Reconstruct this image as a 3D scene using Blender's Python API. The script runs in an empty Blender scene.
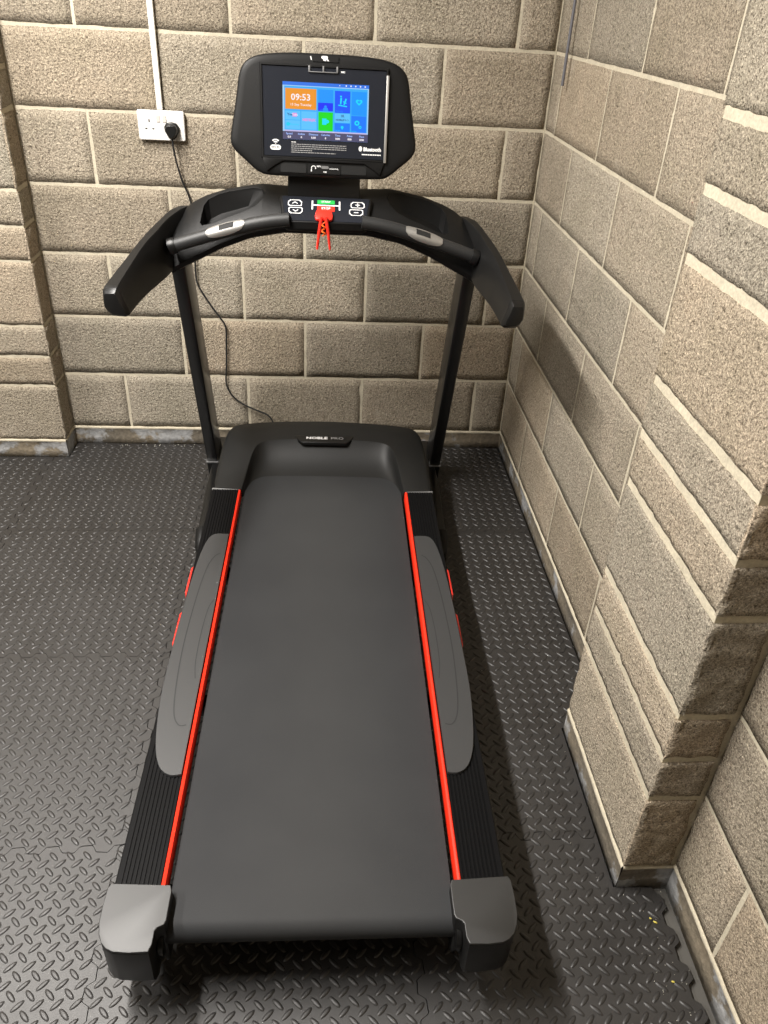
import bpy, bmesh, math, random
from mathutils import Vector, Matrix, noise
random.seed(7)
PI = math.pi
COL = bpy.context.scene.collection

# ---------------------------------------------------------------- materials
def mat(name, base=(.5, .5, .5), rough=.5, metal=0., spec=.5, coat=0., emit=None, es=1.):
    m = bpy.data.materials.new(name); m.use_nodes = True
    b = m.node_tree.nodes['Principled BSDF']
    b.inputs['Base Color'].default_value = (*base, 1)
    b.inputs['Roughness'].default_value = rough
    b.inputs['Metallic'].default_value = metal
    b.inputs['Specular IOR Level'].default_value = spec
    b.inputs['Coat Weight'].default_value = coat
    if emit:
        b.inputs['Emission Color'].default_value = (*emit, 1)
        b.inputs['Emission Strength'].default_value = es
    return m

def N(m, t, **kw):
    n = m.node_tree.nodes.new(t)
    for k, v in kw.items():
        if k in n.inputs: n.inputs[k].default_value = v
        else: setattr(n, k, v)
    return n
def LK(m, a, b): m.node_tree.links.new(a, b)
def ramp(m, fac, stops):
    r = N(m, 'ShaderNodeValToRGB')
    e = r.color_ramp.elements
    while len(e) < len(stops): e.new(.5)
    for i, (p, c) in enumerate(stops):
        e[i].position = p; e[i].color = (*c, 1)
    LK(m, fac, r.inputs['Fac']); return r.outputs['Color']
def coords(m): return N(m, 'ShaderNodeTexCoord').outputs['Object']
def noise_n(m, vec, scale, detail=4, rough=.6):
    n = N(m, 'ShaderNodeTexNoise'); n.inputs['Scale'].default_value = scale
    n.inputs['Detail'].default_value = detail; n.inputs['Roughness'].default_value = rough
    LK(m, vec, n.inputs['Vector']); return n.outputs['Fac']
def mix(m, kind, fac, a, b):
    n = N(m, 'ShaderNodeMix'); n.data_type = 'RGBA'; n.blend_type = kind
    if isinstance(fac, float): n.inputs[0].default_value = fac
    else: LK(m, fac, n.inputs[0])
    for s, v in ((6, a), (7, b)):
        if isinstance(v, tuple): n.inputs[s].default_value = (*v, 1)
        else: LK(m, v, n.inputs[s])
    return n.outputs[2]
def bump(m, h, dist, strength=1., prev=None):
    n = N(m, 'ShaderNodeBump'); n.inputs['Distance'].default_value = dist
    n.inputs['Strength'].default_value = strength
    LK(m, h, n.inputs['Height'])
    if prev: LK(m, prev, n.inputs['Normal'])
    return n.outputs['Normal']
def bsdf(m): return m.node_tree.nodes['Principled BSDF']

def block_material():
    m = mat('concrete_block', rough=.93, spec=.25)
    c = coords(m)
    f1 = noise_n(m, c, 300, 3, .75)
    f2 = noise_n(m, c, 130, 3, .7)
    f3 = noise_n(m, c, 5, 4, .6)
    att = N(m, 'ShaderNodeAttribute', attribute_name='tint')
    grain = ramp(m, f1, [(.33, (.30, .28, .26)), (.44, (.80, .785, .76)), (.53, (1, 1, 1)), (.65, (1.6, 1.58, 1.54))])
    grain2 = ramp(m, f2, [(.32, (.40, .38, .35)), (.43, (.95, .95, .95)), (.58, (1.04, 1.04, 1.04)), (.69, (1.4, 1.4, 1.38))])
    cloud = ramp(m, f3, [(.25, (.86, .87, .84)), (.55, (1, 1, 1)), (.8, (1.12, 1.09, 1.07))])
    col = mix(m, 'MULTIPLY', 1., att.outputs['Color'], grain)
    col = mix(m, 'MULTIPLY', 1., col, grain2)
    col = mix(m, 'MULTIPLY', 1., col, cloud)
    # pale mortar smears
    sm = noise_n(m, c, 11, 5, .65)
    smf = ramp(m, sm, [(.60, (0, 0, 0)), (.72, (.45, .45, .45))])
    col = mix(m, 'MIX', smf, col, (.52, .46, .37))
    LK(m, col, bsdf(m).inputs['Base Color'])
    v = N(m, 'ShaderNodeTexVoronoi'); v.inputs['Scale'].default_value = 130
    LK(m, c, v.inputs['Vector'])
    n1 = bump(m, f2, .010, .75)
    n2 = bump(m, f1, .004, .7, n1)
    n3 = bump(m, v.outputs['Distance'], .003, .5, n2)
    LK(m, n3, bsdf(m).inputs['Normal'])
    return m

def mortar_material():
    m = mat('mortar', rough=.9, spec=.2)
    c = coords(m)
    f = noise_n(m, c, 14, 5, .6); g = noise_n(m, c, 160, 3, .6)
    col = ramp(m, f, [(.3, (.50, .45, .345)), (.7, (.63, .57, .44))])
    col = mix(m, 'MULTIPLY', 1., col, ramp(m, g, [(.3, (.85, .85, .85)), (.7, (1.1, 1.1, 1.1))]))
    LK(m, col, bsdf(m).inputs['Base Color'])
    LK(m, bump(m, g, .002, .6, bump(m, f, .01, .4)), bsdf(m).inputs['Normal'])
    return m

def strip_material():
    m = mat('plinth_paint', rough=.7, spec=.3)
    c = coords(m)
    f = noise_n(m, c, 7, 6, .65); g = noise_n(m, c, 70, 4, .6); h = noise_n(m, c, 3, 3, .5)
    a = ramp(m, h, [(.35, (.30, .25, .18)), (.65, (.17, .15, .12))])
    fac = ramp(m, f, [(.52, (0, 0, 0)), (.57, (.9, .9, .9))])
    col = mix(m, 'MIX', fac, a, (.42, .425, .43))
    col = mix(m, 'MULTIPLY', 1., col, ramp(m, g, [(.3, (.7, .7, .7)), (.7, (1.2, 1.2, 1.2))]))
    LK(m, col, bsdf(m).inputs['Base Color'])
    LK(m, bump(m, g, .004, .6, bump(m, f, .01, .5)), bsdf(m).inputs['Normal'])
    return m

def rubber_material():
    m = mat('foam_mat', rough=.5, spec=.85)
    c = coords(m)
    f = noise_n(m, c, 4, 5, .6); g = noise_n(m, c, 420, 3, .6)
    LK(m, ramp(m, f, [(.3, (.0165, .0150, .0140)), (.7, (.022, .0202, .0190))]), bsdf(m).inputs['Base Color'])
    LK(m, ramp(m, f, [(.3, (.46, .46, .46)), (.7, (.54, .54, .54))]), bsdf(m).inputs['Roughness'])
    LK(m, bump(m, g, .0012, .35), bsdf(m).inputs['Normal'])
    return m

def belt_material():
    m = mat('walking_belt_rubber', rough=.58, spec=.14)
    c = coords(m)
    f = noise_n(m, c, 3, 4, .55); g = noise_n(m, c, 900, 2, .5)
    col = ramp(m, f, [(.3, (.027, .0278, .0295)), (.7, (.035, .0360, .0375))])
    # dusty foot wear down the middle of the belt
    s = N(m, 'ShaderNodeSeparateXYZ'); LK(m, c, s.inputs[0])
    a = N(m, 'ShaderNodeMath', operation='ABSOLUTE'); LK(m, s.outputs[0], a.inputs[0])
    d = ramp(m, a.outputs[0], [(.03, (.13, .13, .13)), (.20, (0, 0, 0))])
    col = mix(m, 'MIX', d, col, (.075, .073, .068))
    LK(m, col, bsdf(m).inputs['Base Color'])
    LK(m, bump(m, g, .0006, .5), bsdf(m).inputs['Normal'])
    return m

M = {}
M['block'] = block_material(); M['mortar'] = mortar_material(); M['strip'] = strip_material()
M['foam'] = rubber_material(); M['belt'] = belt_material()
M['black'] = mat('black_plastic', (.007, .007, .007), .38, spec=.4)
M['satin'] = mat('satin_black', (.008, .0079, .0078), .47, spec=.22)
M['hood'] = mat('hood_plastic', (.011, .0112, .0110), .48, spec=.33)
M['metal'] = mat('painted_steel', (.008, .008, .008), .28, spec=.5)
M['rail'] = mat('ribbed_aluminium_black', (.005, .005, .0054), .5, spec=.08)
M['grip'] = mat('grip_foam', (.022, .0225, .023), .5)
M['pad'] = mat('grey_rubber_pad', (.032, .033, .0345), .47, spec=.75)
M['padline'] = mat('pad_groove', (.020, .021, .022), .6)
M['cap'] = mat('end_cap_satin', (.010, .010, .0096), .50, spec=.80)
M['silver'] = mat('silver_sensor', (.46, .45, .43), .48, metal=.8)
M['chrome'] = mat('bright_trim', (.62, .62, .62), .25, metal=.9)
M['grey'] = mat('grey_trim', (.17, .17, .17), .35)
M['orange'] = mat('orange_red_strip', (.90, .032, .010), .5, spec=.3)
M['redacc'] = mat('red_accent', (.62, .03, .02), .4)
M['red'] = mat('red_plastic', (.95, .035, .02), .35)
M['orangeclip'] = mat('orange_plastic', (.95, .16, .02), .4)
M['glass'] = mat('display_glass', (.018, .020, .026), .14)
M['white'] = mat('white_plastic', (.80, .78, .75), .35)
M['pvc'] = mat('conduit_pvc', (.74, .72, .66), .4)
M['ink'] = mat('printed_white', (.78, .78, .78), .5)
M['inkdim'] = mat('printed_grey', (.28, .28, .28), .5)
M['green'] = mat('green_label', (.02, .42, .07), .4)
M['dark'] = mat('matt_dark', (.008, .008, .008), .7)
M['rod'] = mat('grey_rod', (.17, .17, .19), .45, metal=.4)
M['crumb'] = mat('yellow_crumb', (.62, .52, .10), .7)
M['dust'] = mat('pale_dust', (.6, .58, .5), .8)
M['ceil'] = mat('ceiling_paint', (.50, .48, .45), .9)
M['slab'] = mat('concrete_slab', (.10, .095, .085), .9)
def em(name, c, s=1.): return mat('screen_' + name, (.01, .01, .01), .3, emit=c, es=s)
SCR = {
 'bg': em('sky_blue', (.03, .42, .92)), 'bar': em('bar_blue', (.02, .17, .80)), 'frame': em('pale_frame', (.36, .62, .92)),
 'orange': em('tile_orange', (.86, .30, .01)), 'cyan': em('tile_cyan', (.0, .30, .98)), 'navy': em('tile_navy', (.0, .02, .95)),
 'mid': em('tile_blue', (.0, .085, .98)), 'azure': em('tile_azure', (.0, .19, .98)), 'pale': em('tile_pale', (.10, .54, .98)),
 'green': em('tile_green', (.0, .72, .0)), 'icon': em('icon_cyan', (.0, .72, .95)), 'white': em('text_white', (.95, .90, .95)),
 'foot': em('footer_plum', (.075, .07, .15)), 'footline': em('footer_line', (.55, .50, .80)), 'pink': em('logo_pink', (.72, .30, .75)), 'ink': em('logo_ink', (.02, .12, .35)),
 'ftext': em('footer_text', (.35, .50, .95)), 'teal': em('logo_teal', (0, .62, .90))}

# ---------------------------------------------------------------- object helpers
def add(name, me, mats=(), parent=None, loc=(0, 0, 0), smooth=False):
    if isinstance(me, bmesh.types.BMesh):
        bm = me; me = bpy.data.meshes.new(name)
        bm.normal_update(); bm.to_mesh(me); bm.free()
    for m in (mats if isinstance(mats, (list, tuple)) else [mats]): me.materials.append(m)
    if smooth:
        for p in me.polygons: p.use_smooth = True
    o = bpy.data.objects.new(name, me); COL.objects.link(o)
    o.location = loc
    if parent: o.parent = parent
    return o
def tag(o, label=None, cat=None, group=None, kind=None):
    if label: o['label'] = label
    if cat: o['category'] = cat
    if group: o['group'] = group
    if kind: o['kind'] = kind
    return o
def empty(name, loc, rz=0):
    o = bpy.data.objects.new(name, None); COL.objects.link(o)
    o.location = loc; o.rotation_euler = (0, 0, rz); o.empty_display_size = .1
    return o
def autosmooth(o, ang=35):
    me = o.data
    bm = bmesh.new(); bm.from_mesh(me)
    for f in bm.faces: f.smooth = True
    for e in bm.edges:
        if len(e.link_faces) == 2:
            e.smooth = e.calc_face_angle(0) < math.radians(ang)
    bm.to_mesh(me); bm.free()
    return o
def bevel(o, w, seg=2, ang=35):
    b = o.modifiers.new('bevel', 'BEVEL'); b.width = w; b.segments = seg
    b.limit_method = 'ANGLE'; b.angle_limit = math.radians(ang)
    b.harden_normals = False
    return o
def fix(bm):
    bmesh.ops.recalc_face_normals(bm, faces=bm.faces)
    return bm

def box(bm, x0, x1, y0, y1, z0, z1, mi=0):
    v = [bm.verts.new(p) for p in ((x0, y0, z0), (x1, y0, z0), (x1, y1, z0), (x0, y1, z0), (x0, y0, z1), (x1, y0, z1), (x1, y1, z1), (x0, y1, z1))]
    for q in ((3, 2, 1, 0), (4, 5, 6, 7), (0, 1, 5, 4), (1, 2, 6, 5), (2, 3, 7, 6), (3, 0, 4, 7)):
        f = bm.faces.new([v[i] for i in q]); f.material_index = mi
    return v
def loft(bm, rings, caps=True, closed=True, mi=0):
    R = [[bm.verts.new(p) for p in r] for r in rings]
    n = len(R[0])
    for a, b in zip(R, R[1:]):
        for i in range(n if closed else n - 1):
            j = (i + 1) % n
            f = bm.faces.new((a[i], a[j], b[j], b[i])); f.material_index = mi
    if caps and closed:
        f = bm.faces.new(list(reversed(R[0]))); f.material_index = mi
        f = bm.faces.new(R[-1]); f.material_index = mi
    return R
def tube(bm, pts, r, n=10, caps=True, mi=0):
    pts = [Vector(p) for p in pts]; rings = []
    up = None
    for i, p in enumerate(pts):
        t = (pts[min(i + 1, len(pts) - 1)] - pts[max(i - 1, 0)]).normalized()
        if up is None: up = Vector((0, 0, 1)) if abs(t.z) < .9 else Vector((1, 0, 0))
        a = (up - t * up.dot(t)).normalized(); b = t.cross(a); up = a
        rr = r[i] if isinstance(r, (list, tuple)) else r
        rings.append([p + rr * (math.cos(2 * PI * k / n) * a + math.sin(2 * PI * k / n) * b) for k in range(n)])
    loft(bm, rings, caps, True, mi)
def catmull(P, sub=6):
    P = [Vector(p) for p in P]; out = []
    for i in range(len(P) - 1):
        a, b, c, d = P[max(i - 1, 0)], P[i], P[i + 1], P[min(i + 2, len(P) - 1)]
        for k in range(sub):
            t = k / sub
            out.append(.5 * ((2 * b) + (c - a) * t + (2 * a - 5 * b + 4 * c - d) * t * t + (3 * b - a - 3 * c + d) * t ** 3))
    out.append(P[-1]); return out
def prism(bm, poly, z0, z1, mi=0, X=None):
    """poly in (u,v), extruded along w; X maps (u,v,w) -> xyz"""
    X = X or (lambda u, v, w: (u, v, w))
    a = [bm.verts.new(X(u, v, z0)) for u, v in poly]; b = [bm.verts.new(X(u, v, z1)) for u, v in poly]
    fs = [bm.faces.new(list(reversed(a))), bm.faces.new(b)]
    n = len(poly)
    for i in range(n): fs.append(bm.faces.new((a[i], a[(i + 1) % n], b[(i + 1) % n], b[i])))
    for f in fs: f.material_index = mi
    return fs
def rrect(w, h, r, n=5, cx=0, cy=0):
    out = []
    for sx, sy, a0 in ((1, 1, 0), (-1, 1, 90), (-1, -1, 180), (1, -1, 270)):
        for k in range(n + 1):
            a = math.radians(a0 + 90 * k / n)
            out.append((cx + sx * (w / 2 - r) + r * math.cos(a), cy + sy * (h / 2 - r) + r * math.sin(a)))
    return out
def text_into(bm, s, size, X, mi=0, align='CENTER', w=0.0, mirror=False, bold=0.0, sx=1.0):
    """flat lettering mapped through X(u,v,w)"""
    cu = bpy.data.curves.new('lettering', 'FONT'); cu.body = s; cu.size = size
    cu.align_x = align; cu.align_y = 'CENTER'; cu.resolution_u = 2; cu.offset = bold
    o = bpy.data.objects.new('lettering', cu); COL.objects.link(o)
    dg = bpy.context.evaluated_depsgraph_get()
    me = bpy.data.meshes.new_from_object(o.evaluated_get(dg))
    vs = [bm.verts.new(X(v.co.x * sx * (-1 if mirror else 1), v.co.y, w)) for v in me.vertices]
    for p in me.polygons:
        try:
            f = bm.faces.new([vs[i] for i in p.vertices]); f.material_index = mi
        except ValueError: pass
    bpy.data.objects.remove(o); bpy.data.meshes.remove(me); bpy.data.curves.remove(cu)

# ---------------------------------------------------------------- the setting: block walls
BZ = .0706; MOD = .225; CEIL = 2.70; FL = -.012
XL, YF = -4.4, -6.4            # far side walls of the garage, out of the picture
PX0, PX1, PD = -2.146, -1.7055, .1148      # left pier
RX, RY0, RY1 = .1121, -1.493, -1.920       # right pier

def tintcol(warm=0.):
    k = random.uniform(.88, 1.10); w = random.uniform(-.03, .04) + warm
    return (.412 * k * (1 + w), .358 * k, .282 * k * (1 - w), 1)

def block(bm, lay, O, U, Nn, u0, u1, z0, z1, tint, cell=.028, amp=.0012, jw=.0030, e0=None, e1=None):
    """one block face, raised from the mortar with a worn edge"""
    u0 += jw if e0 is None else e0; u1 -= jw if e1 is None else e1; z0 += jw; z1 -= jw
    nu = max(2, int((u1 - u0) / cell)); nz = max(2, int((z1 - z0) / cell))
    g = []
    for j in range(nz + 1):
        row = []
        for i in range(nu + 1):
            u = u0 + (u1 - u0) * i / nu; z = z0 + (z1 - z0) * j / nz
            P = O + U * u + Vector((0, 0, z))
            d = noise.noise(P * 35) * amp + noise.noise(P * 110) * amp * .8 + amp
            edge = (i in (0, nu)) or (j in (0, nz))
            if edge:
                e = noise.noise(P * 60 + Vector((3, 7, 1))) * .0022
                if i == 0: u += .0022 + e
                if i == nu: u -= .0022 + e
                if j == 0: z += .0022 + e
                if j == nz: z -= .0022 + e
                P = O + U * u + Vector((0, 0, z))
                d -= .001
            row.append(bm.verts.new(P + Nn * d))
        g.append(row)
    fs = []
    for j in range(nz):
        for i in range(nu): fs.append(bm.faces.new((g[j][i], g[j][i + 1], g[j + 1][i + 1], g[j + 1][i])))
    per = g[0][:] + [g[j][nu] for j in range(1, nz + 1)] + [g[nz][i] for i in range(nu - 1, -1, -1)] + [g[j][0] for j in range(nz - 1, 0, -1)]
    cu, cz = (u0 + u1) / 2, (z0 + z1) / 2
    low = []
    for v in per:
        dd = (O + U * cu + Vector((0, 0, cz))) - v.co
        low.append(bm.verts.new(v.co - Nn * .006 - dd * .006))
    n = len(per)
    for f in fs: f.smooth = True
    for i in range(n): fs.append(bm.faces.new((per[i], low[i], low[(i + 1) % n], per[(i + 1) % n])))
    for f in fs:
        for l in f.loops: l[lay] = tint
def quad(bm, pts, mi):
    f = bm.faces.new([bm.verts.new(p) for p in pts]); f.material_index = mi; return f

def wall_faces(bm, lay, O, U, Nn, u0, u1, courses, joints, cell=.028, amp=.0012, warm=0., zb=BZ, jw=.0030, ends=(None, None), far=False):
    O = Vector(O); U = Vector(U); Nn = Vector(Nn)
    back = O - Nn * .0006
    P = lambda u, z: back + U * u + Vector((0, 0, z))
    quad(bm, (P(u0, zb), P(u1, zb), P(u1, CEIL), P(u0, CEIL)), 1)
    for k, (z0, z1) in enumerate(courses):
        js = [u0] + [j for j in joints(k) if u0 + .03 < j < u1 - .03] + [u1]
        for a, b in zip(js, js[1:]):
            tc = tintcol(warm)
            if far: tc = (tc[0] * .5, tc[1] * .5, tc[2] * .5, 1)
            block(bm, lay, O, U, Nn, a, b, z0, min(z1, CEIL), tc, cell, amp, jw, ends[0] if a == u0 else None, ends[1] if b == u1 else None)
MAIN = [(BZ + i * MOD, BZ + (i + 1) * MOD) for i in range(12) if BZ + i * MOD < CEIL]
PIER = []
z = BZ; k = 0
while z < CEIL:
    h = MOD if k % 3 == 0 else MOD / 2
    PIER.append((z, z + h)); z += h; k += 1

def new_wall():
    bm = bmesh.new(); return bm, bm.loops.layers.float_color.new('tint')
def finish_wall(name, bm):
    o = add(name, bm, [M['block'], M['mortar']]); tag(o, kind='structure'); return o

# back wall with the left pier
bm, lay = new_wall()
def bj(k):
    base = [-.128, -.577, -1.018, -1.481] if k % 2 == 0 else [-.353, -.797, -1.249, -1.70]
    base = base + [base[-1] - .45 * i for i in range(1, 7)]
    return sorted(base)
wall_faces(bm, lay, (0, 0, 0), (1, 0, 0), (0, -1, 0), PX1, 0, MAIN, bj)
wall_faces(bm, lay, (0, 0, 0), (1, 0, 0), (0, -1, 0), XL, PX0, MAIN, bj)
wall_faces(bm, lay, (0, -PD, 0), (1, 0, 0), (0, -1, 0), PX0, PX1, PIER, lambda k: [], .018, .0015, ends=(None, -.0045))
wall_faces(bm, lay, (PX1, 0, 0), (0, 1, 0), (1, 0, 0), -PD, 0, PIER, lambda k: [], .018, .003, jw=.006, ends=(-.0045, None))
wall_faces(bm, lay, (PX0, 0, 0), (0, -1, 0), (-1, 0, 0), 0, PD, PIER, lambda k: [], .03, .002)
finish_wall('wall_back', bm)

# right wall with its pier
bm, lay = new_wall()
def rj(k):
    s = [.345 + .4475 * i for i in range(-1, 13)] if k % 2 == 0 else [.120 + .4545 * i for i in range(12)]
    return sorted(s)
def rj_near(k):
    o = RY1 if 1 else 0
    s = [2.105 + .45 * i for i in range(-1, 9)] if k % 2 == 0 else [1.93 + .40 + .45 * i for i in range(-1, 9)]
    return sorted(s)
wall_faces(bm, lay, (0, 0, 0), (0, -1, 0), (-1, 0, 0), 0, -RY0, MAIN, rj)
wall_faces(bm, lay, (0, 0, 0), (0, -1, 0), (-1, 0, 0), -RY1 - .010, -YF, MAIN, rj_near, warm=.03)
wall_faces(bm, lay, (-RX, 0, 0), (0, -1, 0), (-1, 0, 0), -RY0, -RY1, PIER, lambda k: [], .014, .0022, jw=.0078, ends=(-.003, -.0050))
wall_faces(bm, lay, (0, RY1, 0), (1, 0, 0), (0, -1, 0), -RX, 0, PIER, lambda k: [], .012, .0042, warm=.01, jw=.0072, ends=(-.0045, .012))
wall_faces(bm, lay, (0, RY0, 0), (-1, 0, 0), (0, 1, 0), 0, RX, PIER, lambda k: [], .03, .002)
finish_wall('wall_right', bm)

# remaining walls of the garage, behind and beside the camera
bm, lay = new_wall()
wall_faces(bm, lay, (XL, 0, 0), (0, 1, 0), (1, 0, 0), YF, 0, MAIN, lambda k: [-.22 * (k % 2) - .45 * i for i in range(14, -1, -1)], .15, far=True)
finish_wall('wall_left', bm)
bm, lay = new_wall()
wall_faces(bm, lay, (0, YF, 0), (-1, 0, 0), (0, 1, 0), 0, -XL, MAIN, lambda k: [.22 * (k % 2) + .45 * i for i in range(11)], .15, far=True)
finish_wall('wall_front', bm)

# the painted damp course strip along the foot of the walls
def strip(name, runs):
    bm = bmesh.new()
    for (x0, y0), (x1, y1), (nx, ny) in runs:
        Lg = math.hypot(x1 - x0, y1 - y0); n = max(2, int(Lg / .03))
        rings = []
        for i in range(n + 1):
            t = i / n; x = x0 + (x1 - x0) * t; y = y0 + (y1 - y0) * t
            w = noise.noise(Vector((x * 22, y * 22, 0))) * .0022
            r = []
            for d, z in ((-.004, FL), (.0015, FL), (.0015 + w, .03), (.0015 - w, BZ - .007), (.004 + w, BZ - .003), (.002, BZ + .003 + w), (-.004, BZ + .004)):
                r.append((x + nx * d, y + ny * d, z))
            rings.append(r)
        R = loft(bm, rings, False, False)
        for f in bm.faces:
            f.smooth = True
            if f.calc_center_median().z > BZ - .006: f.material_index = 1
    fix(bm)
    return tag(add(name, bm, [M['strip'], M['mortar']]), kind='structure')
strip('baseboard_back', [((PX1, 0), (0, 0), (0, -1)), ((PX1, -PD), (PX1, 0), (1, 0)), ((PX0, -PD), (PX1, -PD), (0, -1)), ((PX0, 0), (PX0, -PD), (-1, 0)), ((XL, 0), (PX0, 0), (0, -1))])
strip('baseboard_right', [((0, 0), (0, RY0), (-1, 0)), ((-RX, RY0), (-RX, RY1), (-1, 0)), ((-RX, RY1), (0, RY1), (0, -1)), ((0, RY0), (-RX, RY0), (0, 1)), ((0, RY1), (0, YF), (-1, 0))])
strip('baseboard_left', [((XL, YF), (XL, 0), (1, 0))])
strip('baseboard_front', [((0, YF), (XL, YF), (0, 1))])

bm = bmesh.new(); box(bm, XL - .1, .1, YF - .1, .1, FL - .1, FL)
tag(add('floor', bm, M['slab']), kind='structure')
bm = bmesh.new(); box(bm, XL - .1, .1, YF - .1, .1, CEIL, CEIL + .1)
tag(add('ceiling', bm, M['ceil']), kind='structure')

# ---------------------------------------------------------------- interlocking foam mats
XS = [-2.375, -1.768, -1.157, -.545, -.004]
YS = [-.004, -.606, -1.207, -1.796, -2.392]
def lobe(t):           # dovetail edge of a mat
    s = math.sin(2 * PI * t / .0705)
    return .0085 * max(-1, min(1, s * 2.2)) + .0012 * math.sin(t * 91)
def xseam(i, y, edge=False):
    if i == 0: return XS[0]
    if i == 4:
        if y < RY1 - .004: return -.026 + lobe(y) * .9
        if RY1 - .004 <= y <= RY0 + .004: return -RX - .0045
        return -.0045
    return XS[i] + lobe(y + i * .013)
def yseam(j, x):
    if j == 0:
        return -PD - .0045 if PX0 - .004 < x < PX1 + .004 else YS[0]
    return YS[j] + lobe(x + j * .017)
BAR = []
nb = 12
for k in range(nb):
    a = 2 * PI * k / nb
    c, s = math.cos(a), math.sin(a)
    BAR.append((.0142 * c, .0050 * s))
def bar(bm, cx, cy, ang):
    ca, sa = math.cos(ang), math.sin(ang)
    rings = []
    for sc, z in ((1.0, .0000), (.84, .0016), (.52, .0023)):
        sy = sc if sc == 1 else sc * .9
        rings.append([bm.verts.new((cx + (x * sc) * ca - (y * sy) * sa, cy + (x * sc) * sa + (y * sy) * ca, z)) for x, y in BAR])
    for a, b in zip(rings, rings[1:]):
        for i in range(nb):
            f = bm.faces.new((a[i], a[(i + 1) % nb], b[(i + 1) % nb], b[i])); f.smooth = True
    f = bm.faces.new(rings[-1]); f.smooth = True
G = .0009
mat_info = {
 (3, 0): 'black foam floor mat in the back right corner, beside the front of the treadmill',
 (3, 1): 'black foam floor mat against the right wall just beyond its block pier',
 (3, 2): 'black foam floor mat cut around the far part of the right block pier',
 (3, 3): 'black foam floor mat at lower right, by the near corner of the block pier',
 (2, 0): 'black foam floor mat at the back wall under the motor hood of the treadmill',
 (2, 1): 'black foam floor mat under the upper half of the treadmill deck',
 (2, 2): 'black foam floor mat under the lower half of the treadmill deck',
 (2, 3): 'black foam floor mat under the rear end caps of the treadmill',
 (1, 0): 'dark foam floor mat at the back wall between left pier and treadmill',
 (1, 1): 'dark foam floor mat left of the treadmill, second row from the back wall',
 (1, 2): 'pale lit foam floor mat beside the lower left half of the treadmill deck',
 (1, 3): 'pale lit foam floor mat at bottom left, beside the silvery rear end cap',
 (0, 0): 'foam floor mat at the left edge, at the foot of the left block pier',
 (0, 1): 'foam floor mat at the left edge, next nearer from the left pier',
}
for (i, j), lab in mat_info.items():
    bm = bmesh.new()
    yt, yb = YS[j], YS[j + 1]
    corner = lambda a, b: (xseam(a, YS[b]), yseam(b, XS[a]))
    pts = []
    STEP = .004
    def xr(ii, s):     # west/east boundary sampled from north to south
        out = []; n = int((yt - yb + .04) / STEP)
        for q in range(n + 1):
            y = yt + .02 - (yt - yb + .04) * q / n
            out.append((xseam(ii, y) + s * G, y))
        return out
    west = xr(i, 1); east = xr(i + 1, -1)
    # trim each side to the seams above and below
    def inside(p, lo_off=G):
        return yseam(j + 1, p[0]) + G < p[1] < yseam(j, p[0]) - G
    west = [p for p in west if inside(p)]; east = [p for p in east if inside(p)]
    n = int((XS[i + 1] - XS[i]) / STEP)
    xs = [XS[i] - .02 + (XS[i + 1] - XS[i] + .04) * q / (n + 10) for q in range(n + 11)]
    south = [(x, yseam(j + 1, x) + G) for x in xs]; north = [(x, yseam(j, x) - G) for x in xs]
    def insx(p): return xseam(i, p[1]) + G < p[0] < xseam(i + 1, p[1]) - G
    south = [p for p in south if insx(p)]; north = [p for p in north if insx(p)]
    poly = west + south + list(reversed(east)) + list(reversed(north))
    # drop near duplicates
    pp = [poly[0]]
    for p in poly[1:]:
        if math.hypot(p[0] - pp[-1][0], p[1] - pp[-1][1]) > .0004: pp.append(p)
    # slab: a plain core with the shaped edge stitched on to it
    cx0 = XS[i] + .012; cy0 = yb + .012
    cxe = XS[i + 1] - .014; cyn = yt - .012; ctr = ((XS[i] + XS[i + 1]) / 2, (yt + yb) / 2)
    xcap = lambda b: cxe
    ycap = lambda a: cyn
    if (i, j) == (3, 2): xcap = lambda b: cxe if b > RY0 + .016 else -RX - .016; ctr = (-.34, -1.40)
    if (i, j) == (3, 3): xcap = lambda b: -.046 if b < RY1 - .016 else -RX - .016; ctr = (-.34, -2.10)
    if (i, j) == (1, 0): ycap = lambda a: -PD - .016 if a < PX1 + .016 else cyn; ctr = (-1.45, -.35)
    if (i, j) == (0, 0): ycap = lambda a: -PD - .016 if a > PX0 - .016 else cyn; ctr = (-2.2, -.35)
    cl_ = [(min(max(a, cx0), xcap(b)), min(max(b, cy0), ycap(a))) for a, b in pp]
    vo = [bm.verts.new((a, b, 0)) for a, b in pp]; vb = [bm.verts.new((a, b, FL + .0003)) for a, b in pp]
    vi = [bm.verts.new((a, b, 0)) for a, b in cl_]; vc = bm.verts.new((ctr[0], ctr[1], 0))
    nn_ = len(pp)
    for q in range(nn_):
        r_ = (q + 1) % nn_
        bm.faces.new((vo[q], vo[r_], vi[r_], vi[q])); bm.faces.new((vb[q], vb[r_], vo[r_], vo[q])); bm.faces.new((vi[q], vi[r_], vc))
    bmesh.ops.remove_doubles(bm, verts=bm.verts, dist=1e-6)
    bmesh.ops.dissolve_degenerate(bm, edges=bm.edges, dist=1e-6)
    P = .0345
    a0, a1 = int(XS[i] / P * 2) - 2, int(XS[i + 1] / P * 2) + 2
    b0, b1 = int(yb / P * 2) - 2, int(yt / P * 2) + 2
    for a in range(a0, a1):
        for b in range(b0, b1):
            if (a + b) % 2: continue
            x, y = a * P / 2, b * P / 2
            ok = True
            for dx, dy in ((0, 0), (.006, .006), (-.006, .006), (.006, -.006), (-.006, -.006)):
                qx, qy = x + dx, y + dy
                if not (xseam(i, qy) + G < qx < xseam(i + 1, qy) - G and yseam(j + 1, qx) + G < qy < yseam(j, qx) - G): ok = False
            if ok: bar(bm, x, y, (PI / 4 if a % 2 == 0 else -PI / 4) + .0)
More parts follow.
